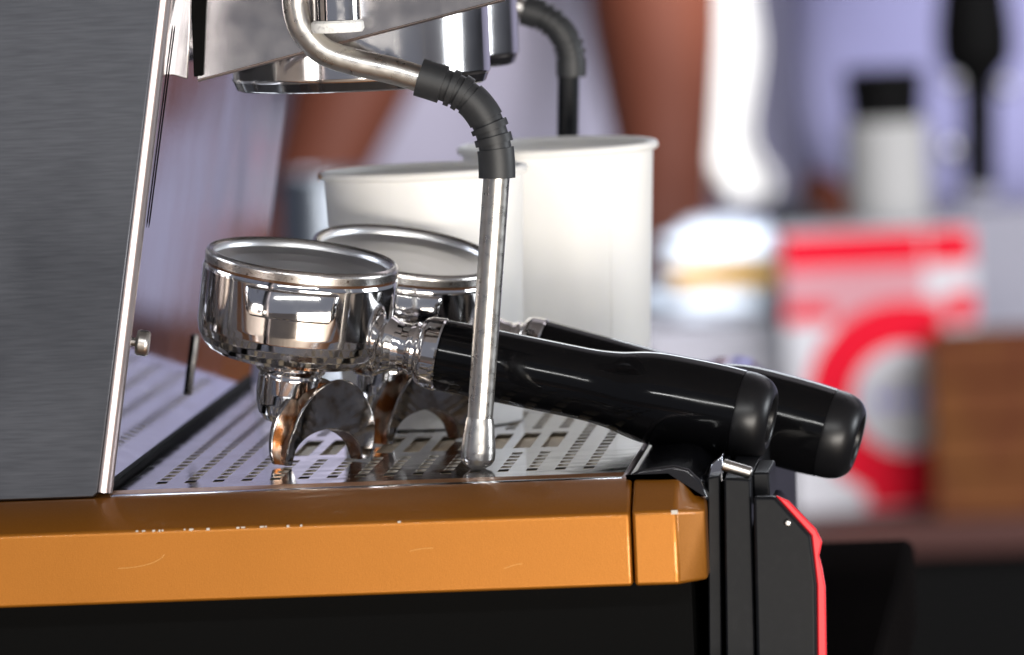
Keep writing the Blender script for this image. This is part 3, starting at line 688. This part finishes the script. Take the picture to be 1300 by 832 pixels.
def person(label, x, y, hands, elbows, shirt, face=(0, -1)):
    """hands / elbows: world points for the two arms (their right, their left in the picture order)"""
    t = thing('person', label, 'person', (x, y, GROUND))
    g = Vector((x, y, GROUND)); loc = lambda p: Vector(p) - g
    V, E = [], []
    def add(p, r, prev=None):
        V.append((Vector(p), r)); i = len(V) - 1
        if prev is not None: E.append((prev, i))
        return i
    pel = add((0, 0, 0.93), (0.135, 0.10)); wa = add((0, 0, 1.08), (0.125, 0.095), pel); ch = add((0, 0, 1.30), (0.145, 0.105), wa)
    nk0 = add((0, 0, 1.45), 0.065, ch); nk = add((0, -0.01, 1.52), 0.052, nk0); hd = add((0, -0.03, 1.60), (0.070, 0.088), nk); tp = add((0, -0.02, 1.71), (0.062, 0.075), hd)
    nose = add((0, -0.125, 1.605), 0.012, hd)
    for s, hnd, elb in ((-1, hands[0], elbows[0]), (1, hands[1], elbows[1])):
        sh_ = add((s * 0.185, 0, 1.39), 0.058, ch)
        e = loc(elb); h_ = loc(hnd); mid = (Vector((s * 0.185, 0, 1.39)) + e) / 2
        um = add(mid, 0.048, sh_); el = add(e, 0.060, um); fm = add(e.lerp(h_, 0.50), 0.061, el); wr = add(e.lerp(h_, 0.93), 0.044, fm)
        d = (h_ - e).normalized(); side = d.cross(Vector((0, 1, 0))).normalized()
        if side.x < 0: side = -side
        palm = add(h_ + d * 0.055, (0.036, 0.020), wr)
        for k in range(4):
            o_ = side * (-0.027 + 0.018 * k); ln = (0.062, 0.072, 0.068, 0.054)[k]
            f1 = add(h_ + d * 0.085 + o_, 0.0095, palm); f2 = add(h_ + d * (0.085 + ln * .6) + o_ * 1.1 + Vector((0, -0.012, 0)), 0.0085, f1); add(h_ + d * (0.085 + ln) + o_ * 1.05 + Vector((0, -0.035, 0)), 0.0075, f2)
        th1 = add(h_ + d * 0.040 + side * (-s) * 0.042 + Vector((0, -0.012, 0)), 0.011, palm); add(h_ + d * 0.080 + side * (-s) * 0.052 + Vector((0, -0.026, 0)), 0.009, th1)
    for s in (-1, 1):
        hip = add((s * 0.085, 0, 0.86), 0.088, pel); kn = add((s * 0.10, -0.01, 0.49), 0.058, hip); an = add((s * 0.105, 0.02, 0.09), 0.040, kn); add((s * 0.11, -0.13, 0.045), 0.036, an)
    skin_mesh('body', V, E, 'skin', t)
    # shirt: torso and short sleeves
    V2, E2 = [], []
    def ad(p, r, prev=None):
        V2.append((Vector(p), r)); i = len(V2) - 1
        if prev is not None: E2.append((prev, i))
        return i
    a = ad((0, 0, 0.80), (0.185, 0.135)); b = ad((0, 0, 0.95), (0.180, 0.135), a); c = ad((0, 0, 1.12), (0.168, 0.128), b); d_ = ad((0, 0, 1.31), (0.178, 0.132), c); ad((0, 0, 1.45), (0.085, 0.08), d_)
    for s, elb in ((-1, elbows[0]), (1, elbows[1])):
        e = loc(elb); q = ad((s * 0.19, 0, 1.385), 0.082, d_); ad(Vector((s * 0.19, 0, 1.385)).lerp(e, 0.55), 0.074, q)
    skin_mesh('shirt', V2, E2, shirt, t)
    V3 = [(Vector((0, 0, 0.90)), (0.155, 0.118))]; E3 = []
    for s in (-1, 1):
        i = len(V3); V3 += [(Vector((s * 0.088, 0, 0.80)), 0.104), (Vector((s * 0.102, -0.01, 0.48)), 0.076), (Vector((s * 0.106, 0.015, 0.12)), 0.062)]; E3 += [(0, i), (i, i + 1), (i + 1, i + 2)]
    skin_mesh('trousers', V3, E3, 'trousers', t)
    for s in (-1, 1):
        bm = bmesh.new(); bmesh.ops.create_icosphere(bm, subdivisions=3, radius=1)
        for v in bm.verts: v.co = Vector((s * 0.11 + v.co.x * 0.046, -0.055 + v.co.y * 0.125, max(0.0008, 0.045 + v.co.z * 0.046)))
        obj('shoe', bm, 'void_black', t, smooth=180)
    bm = bmesh.new(); bmesh.ops.create_icosphere(bm, subdivisions=4, radius=1)
    for v in list(bm.verts):
        c = v.co; k = 1 + 0.03 * math.sin(30 * c.x) * math.sin(28 * c.y + 12 * c.z)
        v.co = Vector((c.x * 0.086 * k, 0.012 + c.y * 0.098 * k, 1.665 + c.z * 0.095 * k))
    bmesh.ops.delete(bm, geom=[v for v in bm.verts if v.co.y < -0.045 and v.co.z < 1.70], context='VERTS')
    obj('hair', bm, 'hair', t, smooth=180)
    for s in (-1, 1):
        bm = bmesh.new(); bmesh.ops.create_icosphere(bm, subdivisions=2, radius=0.011); bmesh.ops.translate(bm, verts=bm.verts, vec=(s * 0.032, -0.108, 1.635)); obj('eye', bm, 'box_white', t, smooth=180)
    return t
PY = 4.52
A = lambda x, y, Y: at(x, y, Y=Y)
pa = A(600, 100, PY)
person('person in a pale lavender shirt standing behind the table, both bare forearms lowered', pa.x, PY,
       (A(400, 225, 4.22), A(844, 215, 4.16)), (A(560, -190, 4.32), A(814, -190, 4.32)), 'shirt_pale')
pb = A(1235, 100, 4.70)
person('person in a bluish violet shirt standing behind the lever tap', pb.x, 4.70,
       (A(1560, 150, 4.5), A(1640, 230, 4.5)), (A(1460, -200, 4.65), A(1600, -180, 4.65)), 'shirt_violet')

# pale canvas added behind the people for the steel to mirror
t = thing('backdrop_canvas', 'pale lilac canvas added behind the people as a reflection backdrop', 'canvas', (0, 6.2, GROUND))
bm = bmesh.new(); n = 60; pv = None
for k in range(n + 1):
    x = -4 + 8 * k / n; y = 0.02 * math.sin(k * 1.3) + 0.015 * math.sin(k * 0.47)
    cur = [bm.verts.new((x, y, 0.001)), bm.verts.new((x, y, 2.6)), bm.verts.new((x, y + 0.004, 2.6)), bm.verts.new((x, y + 0.004, 0.001))]
    if pv:
        for q in range(4): bm.faces.new((pv[q], pv[(q + 1) % 4], cur[(q + 1) % 4], cur[q]))
    pv = cur
obj('canvas_sheet', bm, 'tarp_lilac', t, smooth=60)
for x in (-4, 0.9, 4): obj('pole', tube([(x, -0.04, 0.001), (x, -0.04, 2.65)], 0.02, 16), 'jar_grey', t)

nt = MAT['cloth_white'].node_tree; pb_ = nt.nodes['Principled BSDF']; tr = nt.nodes.new('ShaderNodeBsdfTranslucent'); tr.inputs['Color'].default_value = (0.9, 0.9, 0.89, 1)
mixs = nt.nodes.new('ShaderNodeMixShader'); mixs.inputs[0].default_value = 0.5
nt.links.new(pb_.outputs[0], mixs.inputs[1]); nt.links.new(tr.outputs[0], mixs.inputs[2]); nt.links.new(mixs.outputs[0], nt.nodes['Material Output'].inputs['Surface'])
# white towel hanging between the two people
TWY = 4.42
xl = [(866, 940), (870, 952), (872, 958), (872, 968), (870, 968), (866, 962), (862, 958), (856, 954), (856, 966), (872, 986), (898, 988), (910, 975)]
yl = [-120, -60, 0, 45, 75, 110, 140, 172, 200, 218, 240, 256]
bm = bmesh.new(); rowsv = []
for (xa, xb_), yy in zip(xl, yl):
    row = []
    for k in range(13):
        u = k / 12; p = at(xa + (xb_ - xa) * u, yy, Y=TWY); p.y += 0.016 * math.sin(u * 9 + yy * 0.004) + 0.006 * math.sin(u * 23 + yy * 0.011)
        row.append(bm.verts.new(p))
    rowsv.append(row)
for a, b in zip(rowsv, rowsv[1:]):
    for k in range(12): bm.faces.new((a[k], a[k + 1], b[k + 1], b[k]))
o = obj('hanging_towel', bm, 'cloth_white', smooth=180)
tag(o, 'bright white towel hanging between the two people', 'towel')
sm = o.modifiers.new('solid', 'SOLIDIFY'); sm.thickness = 0.004
sb = o.modifiers.new('sub', 'SUBSURF'); sb.levels = 2; sb.render_levels = 2
